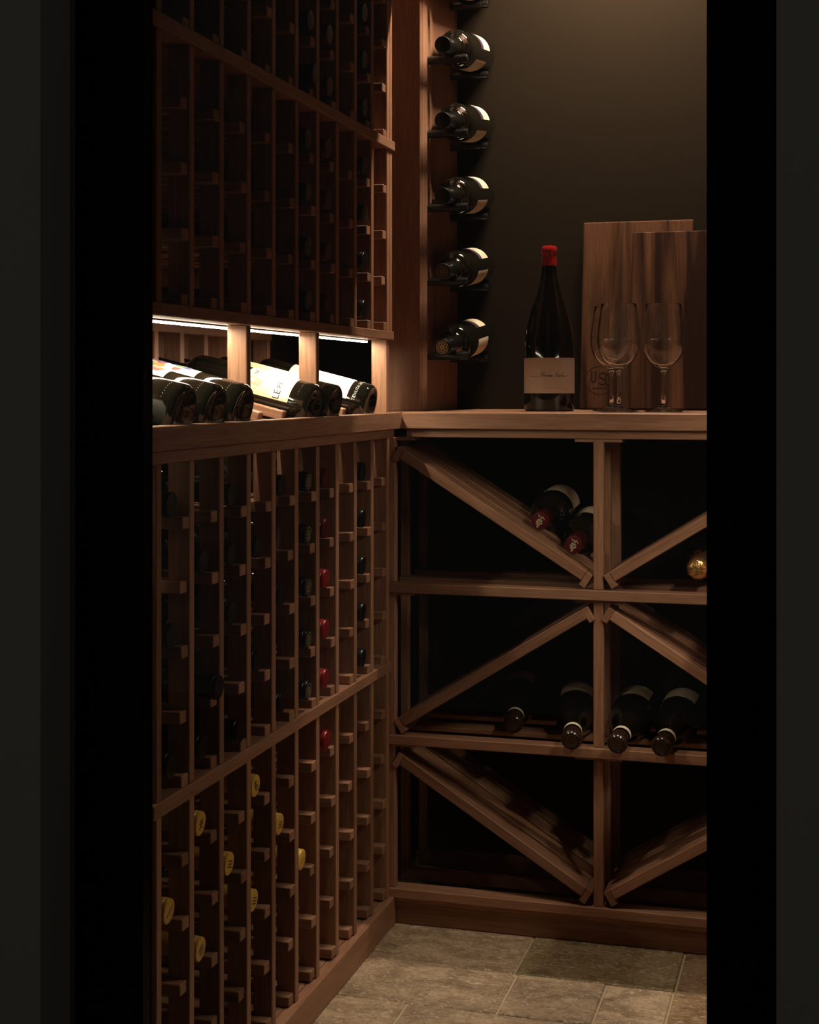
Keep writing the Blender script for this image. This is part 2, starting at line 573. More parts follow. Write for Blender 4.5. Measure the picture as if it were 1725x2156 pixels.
# led strips -------------------------------------------------------
def led_strip(a, b, x, label, face):
    led = empty('led_strip', (x, (a + b) / 2, 1.0715), label, 'light strip', 'light strips above the display bottles')
    bm = bmesh.new()
    bmesh.ops.create_cube(bm, size=1)
    for v in bm.verts: v.co = Vector((v.co.x * 0.007, v.co.y * (b - a - 0.002), v.co.z * 0.0026))
    me = finish(bm, 'diffuser', LED_SIDE)
    me.materials.append(face)                       # the strip shines down, its edges only glow
    for f in me.polygons: f.material_index = 1 if f.normal.z < -0.5 else 0
    link('diffuser', me, led, (0, 0, -0.0037))
    box('channel', (x - 0.004, x + 0.004), (a + 0.001, b - 0.001), (1.0691, 1.0714), BLACKM, led, 0)


BAYS = ((1.535, YS[3]), (YS[3], YS[6]), (YS[6], YS[10] - 0.012))
for (a, b), where in zip(BAYS, ('over the three bottles nearest the doorway', 'over the middle display bay', 'over the display bay beside the corner post')):
    led_strip(a, b, -0.826, 'thin warm glowing light strip ' + where, LED)

# the rack on the right wall mirrors the left one; the door frame hides it, but its strips light the room
def mx(x0, x1): return (-0.808 - x1, -0.808 - x0)


rr = empty('wine_rack', (0.11, 2.12, 0), 'redwood wine rack on right wall, hidden behind the door frame', 'wine rack')
for z0, z1 in RANGE.values():
    for y in YS:
        box('stile', mx(XR - SD, XR), (y - SW / 2, y + SW / 2), (z0, z1), WZ, rr)
for z0, z1, xa, xb in ((0, 0.0525, -1.095, -0.7785), (0.464, 0.483, -1.095, -0.785), (1.0715, 1.087, -1.095, -0.783), (1.419, 1.437, -1.095, -0.782), (1.935, 1.953, -1.095, -0.782)):
    box('board', mx(xa, xb), (1.53, 2.62), (z0, z1), WY, rr)
box('front_lip', mx(-0.784, -0.764), (1.53, 2.600), (0.909, 0.939), WY, rr)
box('lip_moulding', mx(-0.8125, -0.775), (1.53, 2.598), (0.893, 0.909), WY, rr)
box('back_panel', mx(-1.106, -1.0985), (1.53, 2.625), (0.0, 1.95), WZ, rr)
for i in (3, 6, 10):
    box('post', mx(XR - SD, XR - 0.0005), (YS[i] - SW / 2, YS[i] + SW / 2), (0.893, 1.0712), WZ, rr)
for (a, b), where in zip(((YS[4] + 0.05, YS[6]), (YS[6], YS[8])), ('nearer the doorway', 'further from the doorway')):
    led_strip(a, b, 0.018, 'warm light strip under right wall rack, hidden by door frame, ' + where, LED_R)

# ------------------------------------------------------------------ back rack and counter
XL0, XL1 = -0.7935, -0.7776
XC0, XC1 = -0.4125, -0.3950
XE0, XE1 = -0.0295, -0.0120
FRY = [(2.6125, 2.630), (2.699, 2.716), (2.829, 2.846)]
back = empty('diamond_rack', (-0.40, 2.74, 0), 'redwood diamond wine rack with crossing diagonals under the back counter', 'wine rack')
LEVEL = [(0.609, 0.627), (0.3315, 0.349)]
TOPZ = 0.893
segs = [(0.068, 0.3315), (0.349, 0.609), (0.627, TOPZ)]
for (fy0, fy1) in FRY:
    for x0, x1 in ((XL0, XL1), (XC0, XC1), (XE0, XE1)):
        for z0, z1 in segs:
            box('post', (x0, x1), (fy0, fy1), (z0, z1), WZ, back)
for z0, z1 in LEVEL:
    for y0, y1, th in ((2.603, 2.636, z1 - z0), (2.690, 2.735, 0.009), (2.800, 2.846, 0.009)):
        box('shelf_rail', (XL0, XE1), (y0, y1), (z1 - th, z1), WX, back)
    for x in (XL1 + 0.008, (XC0 + XC1) / 2, XE0 - 0.008):
        pass
for z1 in (TOPZ, 0.609, 0.3315):
    box('post_cap', (-0.446, -0.362), (2.6135, 2.655), (z1 - 0.0055, z1), WX, back, 0.0008)
    box('post_cap', (XL1, -0.742), (2.6135, 2.655), (z1 - 0.0055, z1), WX, back, 0.0008)
    box('post_cap', (-0.066, XE0), (2.6135, 2.655), (z1 - 0.0055, z1), WX, back, 0.0008)
box('base_rail', (XL0, XE1), (2.606, 2.645), (0.051, 0.068), WX, back)
box('base_rail', (XL0, XE1), (2.699, 2.716), (0.055, 0.0755), WX, back)
box('base_rail', (XL0, XE1), (2.829, 2.846), (0.040, 0.0755), WX, back)
box('base_moulding', (XL0 + 0.012, XE1), (2.613, 2.640), (0.042, 0.051), WX, back)
box('plinth_board', (XL0 + 0.014, XE1), (YB - 0.004, YB + 0.014), (0.0, 0.042), WX, back)


def diagonal(xa, za, xb, zb, up):
    d = Vector((xb - xa, 0, zb - za))
    ln = d.length - 0.024
    ang = -math.atan2(d.z, d.x)
    c = Vector(((xa + xb) / 2, 0, (za + zb) / 2))
    u = d.normalized()
    n = Vector((-u.z, 0, u.x))
    for y0, y1 in ((2.608, 2.652), (2.664, 2.712), (2.724, 2.772), (2.784, 2.832)):
        o = link('diagonal_slat', box_mesh(ln, y1 - y0, 0.0185, WX, 0.0012), back, (0, 0, 0), (0, ang, 0))
        o.location = Vector((c.x, (y0 + y1) / 2, c.z)) - back.location
    for s in (-1, 1):                                        # end caps that tie the slats
        q = c + u * s * (ln / 2 + 0.0063) + n * up * (-0.0045)
        o = link('end_cap', box_mesh(0.0125, 0.222, 0.0275, WY, 0.0010), back, (0, 0, 0), (0, ang, 0))
        o.location = Vector((q.x, 2.720, q.z)) - back.location


XA, XBc = -0.7745, -0.4185
XMc, XM2 = -0.389, -0.033
diagonal(XA, 0.869, XBc, 0.645, 1)
diagonal(XA, 0.366, XBc, 0.590, 1)
diagonal(XA, 0.309, XBc, 0.0865, 1)
diagonal(XMc, 0.645, XM2, 0.869, 1)
diagonal(XMc, 0.590, XM2, 0.366, 1)
diagonal(XMc, 0.0865, XM2, 0.309, 1)

counter = empty('counter', (-0.4, 2.82, 0.909), 'redwood counter top along back wall carrying the glasses', 'counter')
box('slab', (-0.762, -0.046), (2.600, YW - 0.001), (0.909, 0.939), WX, counter, 0.0015)
box('corner_slab', (-1.095, -0.7625), (2.628, YW - 0.001), (0.909, 0.939), WX, counter, 0.0015)
box('corner_slab', (-0.0455, 0.287), (2.628, YW - 0.001), (0.909, 0.939), WX, counter, 0.0015)
box('apron', (-0.756, -0.052), (2.611, 2.630), (0.8935, 0.909), WX, counter)

# corner column with pegs -------------------------------------------
XP = -0.770
column = empty('corner_column', (-0.80, 2.90, 0.939), 'tall redwood corner column standing on counter with six pairs of bottle pegs', 'column')
box('front_board', (-0.848, XP), (2.756, 2.774), (0.939, CEIL - 0.002), WZ, column)
box('side_board', (XP - 0.018, XP), (2.7745, YW - 0.001), (0.939, CEIL - 0.002), WZ, column)
PEG_L = 0.080
pp = [(0, 0), (0.0080, 0), (0.0080, 0.0655), (0.0070, 0.0660), (0.0070, 0.0680), (0.0080, 0.0685), (0.0080, 0.0785), (0.0066, PEG_L), (0, PEG_L)]
peg_me = lathe(pp, BLACKM, 20)
Y1P, Y2P = 2.814, 2.992
PEGZ = [1.6256 - 0.1449 * i for i in range(-1, 5)]
PEGZ2 = [1.6290 - 0.1462 * i for i in range(-1, 5)]
for za, zb in zip(PEGZ, PEGZ2):
    link('peg', peg_me, column, Vector((XP, Y1P, za)) - column.location, (0, PI / 2, 0))
    link('peg', peg_me, column, Vector((XP, Y2P, zb)) - column.location, (0, PI / 2, 0))


# ------------------------------------------------------------------ bottles
def basis(axis, up):
    z = Vector(axis).normalized()
    y = Vector(up) - z * Vector(up).dot(z)
    y.normalize()
    x = y.cross(z)
    m = Matrix((x, y, z)).transposed()
    return m.to_euler()


BORD = [(0, 0.010), (0.020, 0.006), (0.0300, 0.0005), (0.0335, 0.0), (0.0362, 0.003), (0.0372, 0.008), (0.0372, 0.189), (0.0369, 0.196), (0.0357, 0.2025), (0.0332, 0.2078), (0.0295, 0.2118),
        (0.0252, 0.2150), (0.0215, 0.2185), (0.0185, 0.2235), (0.0163, 0.230), (0.0152, 0.238), (0.0142, 0.256), (0.0137, 0.285), (0.0137, 0.288), (0.0152, 0.289), (0.0152, 0.297), (0.0142, 0.299), (0, 0.299)]
BURG = [(0, 0.010), (0.024, 0.006), (0.034, 0.0005), (0.0365, 0.0), (0.0392, 0.003), (0.0402, 0.008), (0.0402, 0.145), (0.0390, 0.160), (0.0345, 0.180),
        (0.0275, 0.203), (0.0205, 0.224), (0.0160, 0.243), (0.0145, 0.256), (0.0140, 0.282), (0.0160, 0.2845), (0.0160, 0.291), (0.0145, 0.296), (0, 0.296)]


def capsule_profile(z0, z1, r0=0.0150, r1=0.0148):
    return [(r0 + 0.0003, z0), (r0 + 0.0006, z0 + 0.001), (r1, z1 - 0.018), (r1, z1 - 0.0125), (r1 + 0.0009, z1 - 0.0115), (r1 + 0.0010, z1 - 0.0066), (r1 + 0.0004, z1 - 0.0060), (r1 + 0.0004, z1 - 0.0052), (r1 + 0.0010, z1 - 0.0046), (r1 + 0.0009, z1 - 0.0016), (r1 + 0.0002, z1 - 0.0005), (r1 - 0.0018, z1), (0, z1 - 0.0001)]


_m = {}


def cached(key, fn):
    if key not in _m: _m[key] = fn()
    return _m[key]


def emblem_polys(kind):
    P = []
    if kind == 'S':
        P += stroke_polys(circle_pts(0, 0, 0.0118, 22), 0.0012, True)
        s = circle_pts(0, 0.0034, 0.0034, 8, 20, 270) + circle_pts(0, -0.0034, 0.0034, 8, 90, -160)[1:]
        P += stroke_polys(s, 0.0017)
    elif kind == 'crest':
        P += stroke_polys(circle_pts(0, 0, 0.0112, 20), 0.0010, True)
        P += stroke_polys([(-0.005, -0.005), (-0.005, 0.004), (0, 0.007), (0.005, 0.004), (0.005, -0.005), (0, -0.008), (-0.005, -0.005)], 0.0013)
        P += stroke_polys([(-0.005, 0.0), (0.005, 0.0)], 0.0012) + stroke_polys([(0, 0.007), (0, -0.008)], 0.0012)
    elif kind == 'bars':
        for y in (-0.004, 0, 0.004):
            P += stroke_polys([(-0.0065, y), (0.0065, y)], 0.0016)
    elif kind == 'slash':
        P += stroke_polys([(-0.004, -0.0085), (0.004, 0.0085)], 0.0012)
    elif kind == 'sprig':
        P += stroke_polys([(-0.004, -0.007), (0.001, 0.001), (0.004, 0.007)], 0.0014)
        P += stroke_polys([(-0.006, 0.002), (0.0, -0.001), (0.006, 0.001)], 0.0014) + stroke_polys([(-0.003, 0.006), (0.001, 0.001)], 0.0014)
        P += stroke_polys([(0.005, -0.005), (-0.002, -0.004)], 0.0014)
    elif kind == 'scroll':
        P += stroke_polys(circle_pts(0, 0.0042, 0.0028, 9, 0, 300), 0.0015) + stroke_polys(circle_pts(0, -0.0038, 0.0034, 9, 60, 400), 0.0015)
        P += stroke_polys([(-0.004, 0.0005), (0.004, 0.0)], 0.0015) + stroke_polys([(-0.005, 0.008), (0.003, 0.0085)], 0.0013)
    elif kind == 'grapes':
        for (x, y) in ((-.003, .002), (.003, .002), (0, .0005), (-.0045, -.002), (.0045, -.002), (-.0015, -.003), (.002, -.0045), (-.003, -.006), (.0005, -.0075), (.0, -.0105)):
            P.append(circle_pts(x, y, 0.0019, 8))
        P += stroke_polys([(-0.001, 0.003), (0.003, 0.0095), (-0.004, 0.0075), (-0.006, 0.0105)], 0.0018)
        P += stroke_polys([(0.003, 0.0095), (0.007, 0.006)], 0.0018)
    elif kind == 'rings':
        P += stroke_polys(circle_pts(0, 0, 0.0105, 20), 0.0009, True) + stroke_polys(circle_pts(0, 0, 0.0068, 16), 0.0009, True)
        P += stroke_polys([(-0.002, -0.003), (-0.002, 0.003), (0.002, 0.003), (0.002, -0.003)], 0.0009)
    elif kind == 'rosette':
        for q in range(7):
            a = q * 2 * PI / 7
            P += stroke_polys(circle_pts(0.0062 * math.cos(a), 0.0062 * math.sin(a), 0.0030, 8), 0.0013, True)
        P += stroke_polys(circle_pts(0, 0, 0.0024, 8), 0.0013, True) + stroke_polys(circle_pts(0, 0, 0.0116, 22), 0.0010, True)
    return P


def emblem(kind, z, mat):
    return cached(('emb', kind, z, mat.name), lambda: ink_mesh(emblem_polys(kind), lambda x, y: (x, y, z), mat))


def bottle(name, loc, axis, up, label, group, shape='bord', cap='black', emb=None, embmat=None, paper='cream', glass=BOTTLE, cat='bottle'):
    """an Empty at the bottle's base centre; local Z runs up the neck"""
    prof = BORD if shape == 'bord' else BURG
    root = empty(name, loc, label, cat, group)
    root.rotation_euler = basis(axis, up)
    link('glass_body', cached((shape, glass.name), lambda: lathe(prof, glass, 40)), root)
    top = prof[-1][1]
    if cap:
        cz0 = top - 0.062
        pr = capsule_profile(cz0, top + 0.0012, 0.0150 if shape == 'bord' else 0.0158, 0.0150)
        cp = link('capsule', cached(('cap', shape, cap), lambda: lathe(pr, CAPM[cap], 28)), root)
        if emb:
            link('emblem', emblem(emb, top + 0.0016, embmat or INK), cp, (0, 0, 0), (0, 0, random.uniform(-0.5, 0.5)))
    r = max(q[0] for q in prof) + 0.0003
    if paper == 'cream':
        link('paper_label', cached(('lab', shape), lambda: patch(r, 0.055, 0.145 if shape == 'bord' else 0.128, -68, 68, PAPER)), root)
    return root


# --- left rack: (unit, column, row from top, capsule, emblem, depth set back)
NUM = ['first', 'second', 'third', 'fourth', 'fifth', 'sixth', 'seventh', 'eighth', 'ninth', 'tenth']
unit_phrase = {'bottom': 'lowest left rack', 'middle': 'left rack under display', 'upper': 'left rack above lights', 'top': 'topmost left rack'}
LIST = []
for c, y, cap in ((0, 0, 'green'), (0, 2, 'green'), (0, 4, 'green'), (1, 1, 'green'), (1, 3, 'black'), (1, 4, 'black'), (2, 0, 'green'), (2, 1, 'black'),
                  (2, 2, 'green'), (2, 4, 'black'), (3, 1, 'black'), (3, 3, 'black'), (4, 0, 'black'), (4, 2, 'black'), (4, 4, 'black')):
    LIST.append(('middle', c, y, cap, None, {(1, 3): -0.016, (2, 4): -0.006}.get((c, y), 0.006)))
for q in range(5):
    LIST.append(('middle', 5, q, 'black', 'crest', 0.0))
    LIST.append(('middle', 6, q, 'dark red' if q < 2 else 'red', None, 0.004))
    LIST.append(('middle', 8, q, 'black', None, 0.002))
LIST.append(('bottom', 6, 0, 'red', None, 0.002))
for c, q, e, sb in ((0, 1, 'slash', 0), (1, 0, 'sprig', 0), (1, 2, 'bars', 0), (2, 1, 'bars', 0), (3, 0, 'scroll', 0), (3, 2, 'bars', 0.003), (4, 1, 'bars', 0), (5, 2, 'slash', 0)):
    LIST.append(('bottom', c, q, 'yellow', e, sb + 0.010))
for q, e in enumerate(('S', 'crest', 'S', 'crest')):
    LIST.append(('upper', 5, q, 'black', e, 0.0))
    LIST.append(('upper', 6, q, 'dark red', None, 0.0))
    LIST.append(('upper', 8, q, 'black', 'S' if q < 2 else None, 0.0))
for q in (2, 3, 4, 5):
    LIST.append(('top', 5, q, 'black', 'S' if q % 2 == 0 else 'crest', -0.004 if q != 5 else -0.012))
    LIST.append(('top', 6, q, 'dark red', 'crest' if q == 4 else None, -0.002))
    LIST.append(('top', 8, q, 'black', 'S', 0.0))
RTILT = math.radians(4.1)
for unit, c, q, cap, e, sb in LIST:
    zt = CLEAT_TOP[unit][q]
    axis = Vector((math.cos(RTILT), 0, -math.sin(RTILT)))
    zc = zt + 0.0335 + 0.003                       # body carried on the inner edges of the two cleats
    tip_x = -0.786 - sb + 0.0
    base = Vector((tip_x, col_y(c), zc)) - Vector((0.300 * math.cos(RTILT), 0, 0))
    base.z = zc + 0.0025
    cname = {'yellow': 'yellow-capped', 'red': 'red-capped', 'dark red': 'dark red capped', 'black': 'black-capped', 'green': 'dark green capped'}[cap]
    lab = '%s bottle, %s, %s column from doorway, %s row down' % (cname, unit_phrase[unit], NUM[c], NUM[q])
    em = INK_PALE if cap in ('black', 'dark red') else INK_CAP
    rl = random.uniform(-0.5, 0.5)
    bottle('wine_bottle', base, axis, (0, math.sin(rl), math.cos(rl)), lab, 'bottles lying in the %s' % unit_phrase[unit],
           'bord', cap, e, em, 'cream' if unit != 'bottom' else None)

# --- display bottles
DR = 0.0372


def moulded_dots(r, z, n, a0, a1):
    bm = bmesh.new()
    for i in range(n):
        a = math.radians(a0 + (a1 - a0) * i / (n - 1))
        m = Matrix.Translation((r * math.sin(a), r * math.cos(a), z))
        bmesh.ops.create_icosphere(bm, subdivisions=1, radius=0.00065, matrix=m)
    return finish(bm, 'dots', DOTS, True)


def foot_ring():
    bm = bmesh.new()
    for i in range(72):
        a = 2 * PI * i / 72
        bmesh.ops.create_icosphere(bm, subdivisions=1, radius=0.0005, matrix=Matrix.Translation((0.0292 * math.sin(a), 0.0292 * math.cos(a), 0.0008)))
    return finish(bm, 'ring', BOTTLE, True)


DISP = [(0, 'plain', 'display bottle nearest the doorway, dark base partly cut by door frame'),
        (1, 'art', 'second display bottle from doorway, with colourful picture label'),
        (2, 'art', 'third display bottle from doorway, with white and coloured label, beside first post'),
        (5, 'lepe', 'display bottle with yellow label lettered LE P\u00c9, between the two middle posts'),
        (6, 'pale', 'display bottle with pale label crossing behind the second post'),
        (8, 'tenuta', 'display bottle with white label beside the corner post, moulded letters near base')]
for c, kind, lab in DISP:
    yc = col_y(c)
    base = Vector((-0.7765, yc, 0.9520))
    roll = math.radians(-22)
    up = UPN * math.cos(roll) + Vector((0, 1, 0)) * math.sin(roll)
    root = empty('display_bottle', base, lab, 'bottle', 'tilted bottles on the lit display ledge')
    root.rotation_euler = basis(AX, up)
    link('glass_body', cached(('bord', BOTTLE.name), lambda: lathe(BORD, BOTTLE, 40)), root)
    cap = link('capsule', cached(('cap', 'bord', 'dark red' if c == 2 else 'black'),
                                 lambda: lathe(capsule_profile(0.237, 0.3002), CAPM['dark red' if c == 2 else 'black'], 28)), root)
    link('foot_knurl', cached('ring', foot_ring), root)
    link('moulded_dots', cached('dots', lambda: moulded_dots(DR + 0.0001, 0.020, 14, -52, 40)), root)
    r = DR + 0.0003
    if kind == 'plain':
        link('paper_label', cached('lab_plain', lambda: patch(r, 0.112, 0.172, -62, 62, PAPER_W)), root)
    if kind == 'art':
        lb = link('paper_label', cached('lab_art', lambda: patch(r, 0.072, 0.168, -75, 62, PAPER_W)), root)
        rnd = random.Random(3 + c)
        for i in range(34):
            cx, cy = rnd.uniform(-0.002, 0.034), rnd.uniform(-0.034, 0.042)
            pts = [(cx + rnd.uniform(0.003, 0.008) * math.cos(a), cy + rnd.uniform(0.004, 0.011) * math.sin(a)) for a in [j * 2 * PI / 7 for j in range(7)]]
            link('printed_shape', ink_mesh([pts], wrap(r + 0.0002 + i * 0.00002, 0.122, 0), ART[i % 5]), lb)
    if kind == 'lepe':
        lb = link('paper_label', patch(r, 0.032, 0.111, -56, 66, PAPER_Y), root)
        link('label_field', patch(r + 0.00015, 0.034, 0.064, 14, 60, PAPER_W), lb)
        link('lettering', ink_mesh(text_polys('LE', 0.0155, 0, 1.0), wrap(r + 0.0004, 0.052, 53), INK), lb)
        link('lettering', ink_mesh(text_polys('P\u00c9', 0.0125, 0, 1.1), wrap(r + 0.0004, 0.052, 27), INK), lb)
        blob = [(-0.013, -0.012), (-0.004, -0.016), (0.006, -0.004), (0.011, 0.010), (0.003, 0.006), (-0.003, 0.010), (-0.011, 0.004)]
        link('printed_shape', ink_mesh([blob], wrap(r + 0.0004, 0.096, 26), INK_GREY), lb)
        link('printed_shape', ink_mesh(stroke_polys([(-0.005, 0.002), (0.0, -0.003), (0.006, 0.005)], 0.0018), wrap(r + 0.0004, 0.099, 4), INK), lb)
        link('printed_bars', ink_mesh(stroke_polys([(-0.007, -0.003), (0.007, -0.003)], 0.0014) + stroke_polys([(-0.007, 0.002), (0.007, 0.002)], 0.0014)
                                      + [[(-0.006 + j * 0.0024, -0.003), (-0.0048 + j * 0.0024, -0.003), (-0.0048 + j * 0.0024, 0.002), (-0.006 + j * 0.0024, 0.002)] for j in range(6)],
                                      wrap(r + 0.0004, 0.097, -22), INK), lb)
        link('printed_shape', ink_mesh([[(-0.004, -0.004), (0.002, -0.004), (0.005, 0.003), (0.0, 0.003)]], wrap(r + 0.0004, 0.066, 14), INK_GREY), lb)
    if kind == 'pale':
        link('paper_label', patch(r, 0.052, 0.165, -62, 68, PAPER_Y), root)
    if kind == 'tenuta':
        lb = link('paper_label', patch(r, 0.034, 0.150, -56, 60, PAPER_W), root)
        link('printed_shape', ink_mesh([[(-0.004, -0.002), (0.003, -0.003), (0.004, 0.002), (-0.001, 0.003)]], wrap(r + 0.0003, 0.052, 36), INK_GREY), lb)
        link('moulded_lettering', ink_mesh(text_polys('TENUTA 2013', 0.0082, 0, 1.05), wrap(DR + 0.0004, 0.0215, 20), DOTS), root)

# --- bottles on the pegs
for i, (za, zb) in enumerate(zip(PEGZ, PEGZ2)):
    pn = Vector((-0.7225, Y1P, za + 0.0080 + 0.0152))
    pb = Vector((-0.7225, Y2P, zb + 0.0080 + 0.0374))
    ax = (pn - pb).normalized()
    base = pb - ax * 0.048
    roll = math.radians((22, 24, 18, 8, 2, -12)[i])
    up = Vector((math.sin(roll), 0, math.cos(roll)))
    lab = 'bottle lying on wall pegs, ' + ('topmost, cut off by photo edge', 'second from top, plain black cap', 'third from top, plain black cap', 'fourth from top',
                                           'fifth from top, faint dark emblem on cap', 'lowest, with gold rosette on cap')[i]
    root = bottle('peg_bottle', base, ax, up, lab, 'bottles on pegs of the corner column', 'bord', 'black',
                  (None, None, None, None, 'rosette', 'rosette')[i], INK_SOFT if i < 5 else plain('gold_foil_print', (0.62, 0.42, 0.14), 0.4, 0.5), None)
    r = DR + 0.0003
    lb = link('front_label', cached('peg_a', lambda: patch(r, 0.055, 0.108, -14, 62, PAPER)), root)
    link('dark_band', cached('peg_b', lambda: patch(r, 0.108, 0.130, -14, 62, PAPER_P)), root)
    link('lettering', cached('peg_t', lambda: ink_mesh(stroke_polys([(x * 0.003 - 0.012, (x % 3) * 0.0012) for x in range(9)], 0.0014), wrap(r + 0.0004, 0.118, 12), INK_PALE)), root)
    link('back_label', cached('peg_c', lambda: patch(r, 0.070, 0.155, 98, 176, PAPER)), root)

# --- bottles in the diamond rack
slope = math.atan2(0.869 - 0.645, XBc - XA)
nrm = Vector((math.sin(slope), 0, math.cos(slope)))


def neck_bottle(name, tip, body, lab, group, **kw):
    """tip = neck end point, body = a point on the axis further back"""
    tip, body = Vector(tip), Vector(body)
    ax = (tip - body).normalized()
    ln = 0.2965 if kw.get('shape') == 'burg' else 0.3
    return bottle(name, tip - ax * ln, ax, (0, 0, 1), lab, group, **kw)


RB = 0.0372
c2 = Vector((XC0 - RB - 0.001, 0, 0))
k2 = c2.x - (0.0093 + RB + 0.0008) * nrm.x
c2.z = 0.645 + (XBc - k2) * math.tan(slope) + (0.0093 + RB + 0.0008) * nrm.z
c1 = c2 + Vector((-math.cos(slope), 0, math.sin(slope))) * (2 * RB + 0.0006)
for c, ln, lab in ((c1, 2.640, 'upper of two red-capped bottles lying on the top diagonal'), (c2, 2.628, 'lower of two red-capped bottles, against the centre post')):
    b = neck_bottle('red_capped_bottle', (c.x, ln, c.z - 0.018), (c.x, ln + 0.26, c.z + 0.001), lab, 'bottles in the diamond rack',
                    shape='bord', cap='dark red', emb='grapes', embmat=INK_PALE, paper=None)
    link('paper_label', cached('red_lab', lambda: patch(RB + 0.0003, 0.085, 0.160, -40, 88, PAPER)), b)
# gold foil bottle
CH = [(0, 0.014), (0.028, 0.006), (0.038, 0.0005), (0.0405, 0), (0.0432, 0.003), (0.0440, 0.009), (0.0440, 0.150), (0.0425, 0.168), (0.037, 0.190), (0.029, 0.214), (0.021, 0.238),
      (0.0165, 0.258), (0.0150, 0.280), (0.0165, 0.283), (0.0165, 0.290), (0.0150, 0.294), (0, 0.294)]
g = empty('foil_capped_bottle', (-0.232, 2.622 + 0.306, 0.627 + 0.0448), 'dark sparkling wine bottle with crumpled gold foil, on upper right shelf by door frame', 'bottle', 'bottles in the diamond rack')
g.rotation_euler = basis((0, -1, -0.012), (0, 0, 1))
link('glass_body', lathe(CH, BOTTLE, 40), g)
bm = lathe_bm([(0.0250, 0.228), (0.0215, 0.238), (0.0178, 0.258), (0.0165, 0.276), (0.0195, 0.283), (0.0205, 0.290), (0.0195, 0.298), (0.0172, 0.304), (0.0135, 0.3070), (0.0095, 0.3085), (0.0050, 0.3090), (0, 0.3092)], 36)
rnd = random.Random(5)
for v in bm.verts:
    s = 1 + rnd.uniform(-0.05, 0.05)
    v.co.x *= s; v.co.y *= s; v.co.z += rnd.uniform(-0.0012, 0.0012)
fm = finish(bm, 'foil', CAPM['gold'], True)
link('foil', fm, g)

WZT = 0.349
for (tx, ty, bx, by, lab) in ((-0.5660, 2.655, -0.604, 2.93, 'wax-tipped bottle lying left of centre post, set furthest back'),
                              (-0.4450, 2.572, -0.474, 2.83, 'wax-tipped bottle lying directly left of centre post'),
                              (-0.3650, 2.568, -0.355, 2.83, 'wax-tipped bottle lying directly right of centre post'),
                              (-0.2890, 2.568, -0.268, 2.83, 'wax-tipped bottle lying rightmost, beside door frame')):
    tz = WZT + 0.0178
    t, b_ = Vector((tx, ty, tz + 0.001)), Vector((bx, by, WZT + 0.0410 + 0.002))
    if ty > 2.65: t.z += 0.003
    b = neck_bottle('wax_tipped_bottle', t, b_, lab, 'bottles on the lower diamond shelf', shape='burg', cap=None, paper=None)
    link('wax_tip', cached('wax', lambda: lathe([(0.0160, 0.262), (0.0158, 0.270), (0.0150, 0.276), (0.0152, 0.280), (0.0180, 0.2835), (0.0186, 0.289), (0.0168, 0.2945), (0.0130, 0.2975), (0.0115, 0.2965), (0.0105, 0.298), (0.0065, 0.2985), (0, 0.298)], CAPM['wax'], 28)), b)
    link('emblem', emblem('rings', 0.2990, WAX_LINE), b)
    link('neck_band', cached('nband', lambda: patch(0.0166, 0.244, 0.255, -100, 100, PAPER, 24)), b)
    lb = link('paper_label', cached('wlab', lambda: patch(0.0405, 0.075, 0.128, -48, 46, PAPER)), b)
    link('lettering', cached('wlet', lambda: ink_mesh(sum((stroke_polys([(x0, y), (x1, y + 0.0008)], 0.0011) for x0, x1, y in ((-0.016, 0.012, 0.012), (-0.020, 0.018, 0.004), (-0.008, 0.010, -0.004))), []),
                                                      wrap(0.0408, 0.108, 0), INK_GREY)), lb)

# ------------------------------------------------------------------ on the counter
CT = 0.9392
mg = empty('magnum_bottle', (-0.5275, 2.805, CT), 'large upright wine bottle with red wax cap and script label on back counter', 'bottle')
mg.rotation_euler = (0, 0, PI - math.atan2(0.5275, 2.805) * -1)
S = 0.315
MR = 0.0478
MP = [(0, 0.012), (0.030, 0.007), (0.042, 0.0006), (0.0445, 0), (0.0470, 0.002), (MR, 0.007), (MR, 0.118), (0.0470, 0.135), (0.0435, 0.158), (0.0370, 0.184), (0.0285, 0.212),
      (0.0205, 0.240), (0.0160, 0.258), (0.0137, 0.276), (0.0132, 0.300), (0.0140, 0.302), (0.0140, 0.312), (0, 0.312)]
link('glass_body', lathe(MP, BOTTLE_B, 56), mg)
link('wax_cap', lathe([(0.0140, 0.2775), (0.0146, 0.2772), (0.0146, 0.284), (0.0142, 0.292), (0.0142, 0.2975), (0.0150, 0.300), (0.0154, 0.306), (0.0152, 0.311), (0.0135, 0.3145), (0.009, 0.3158), (0, 0.316)], CAPM['seal'], 36), mg)
ml = link('paper_label', patch(MR + 0.0003, 0.034, 0.101, -100, 100, PAPER_K, 40), mg)
mr = MR + 0.0006
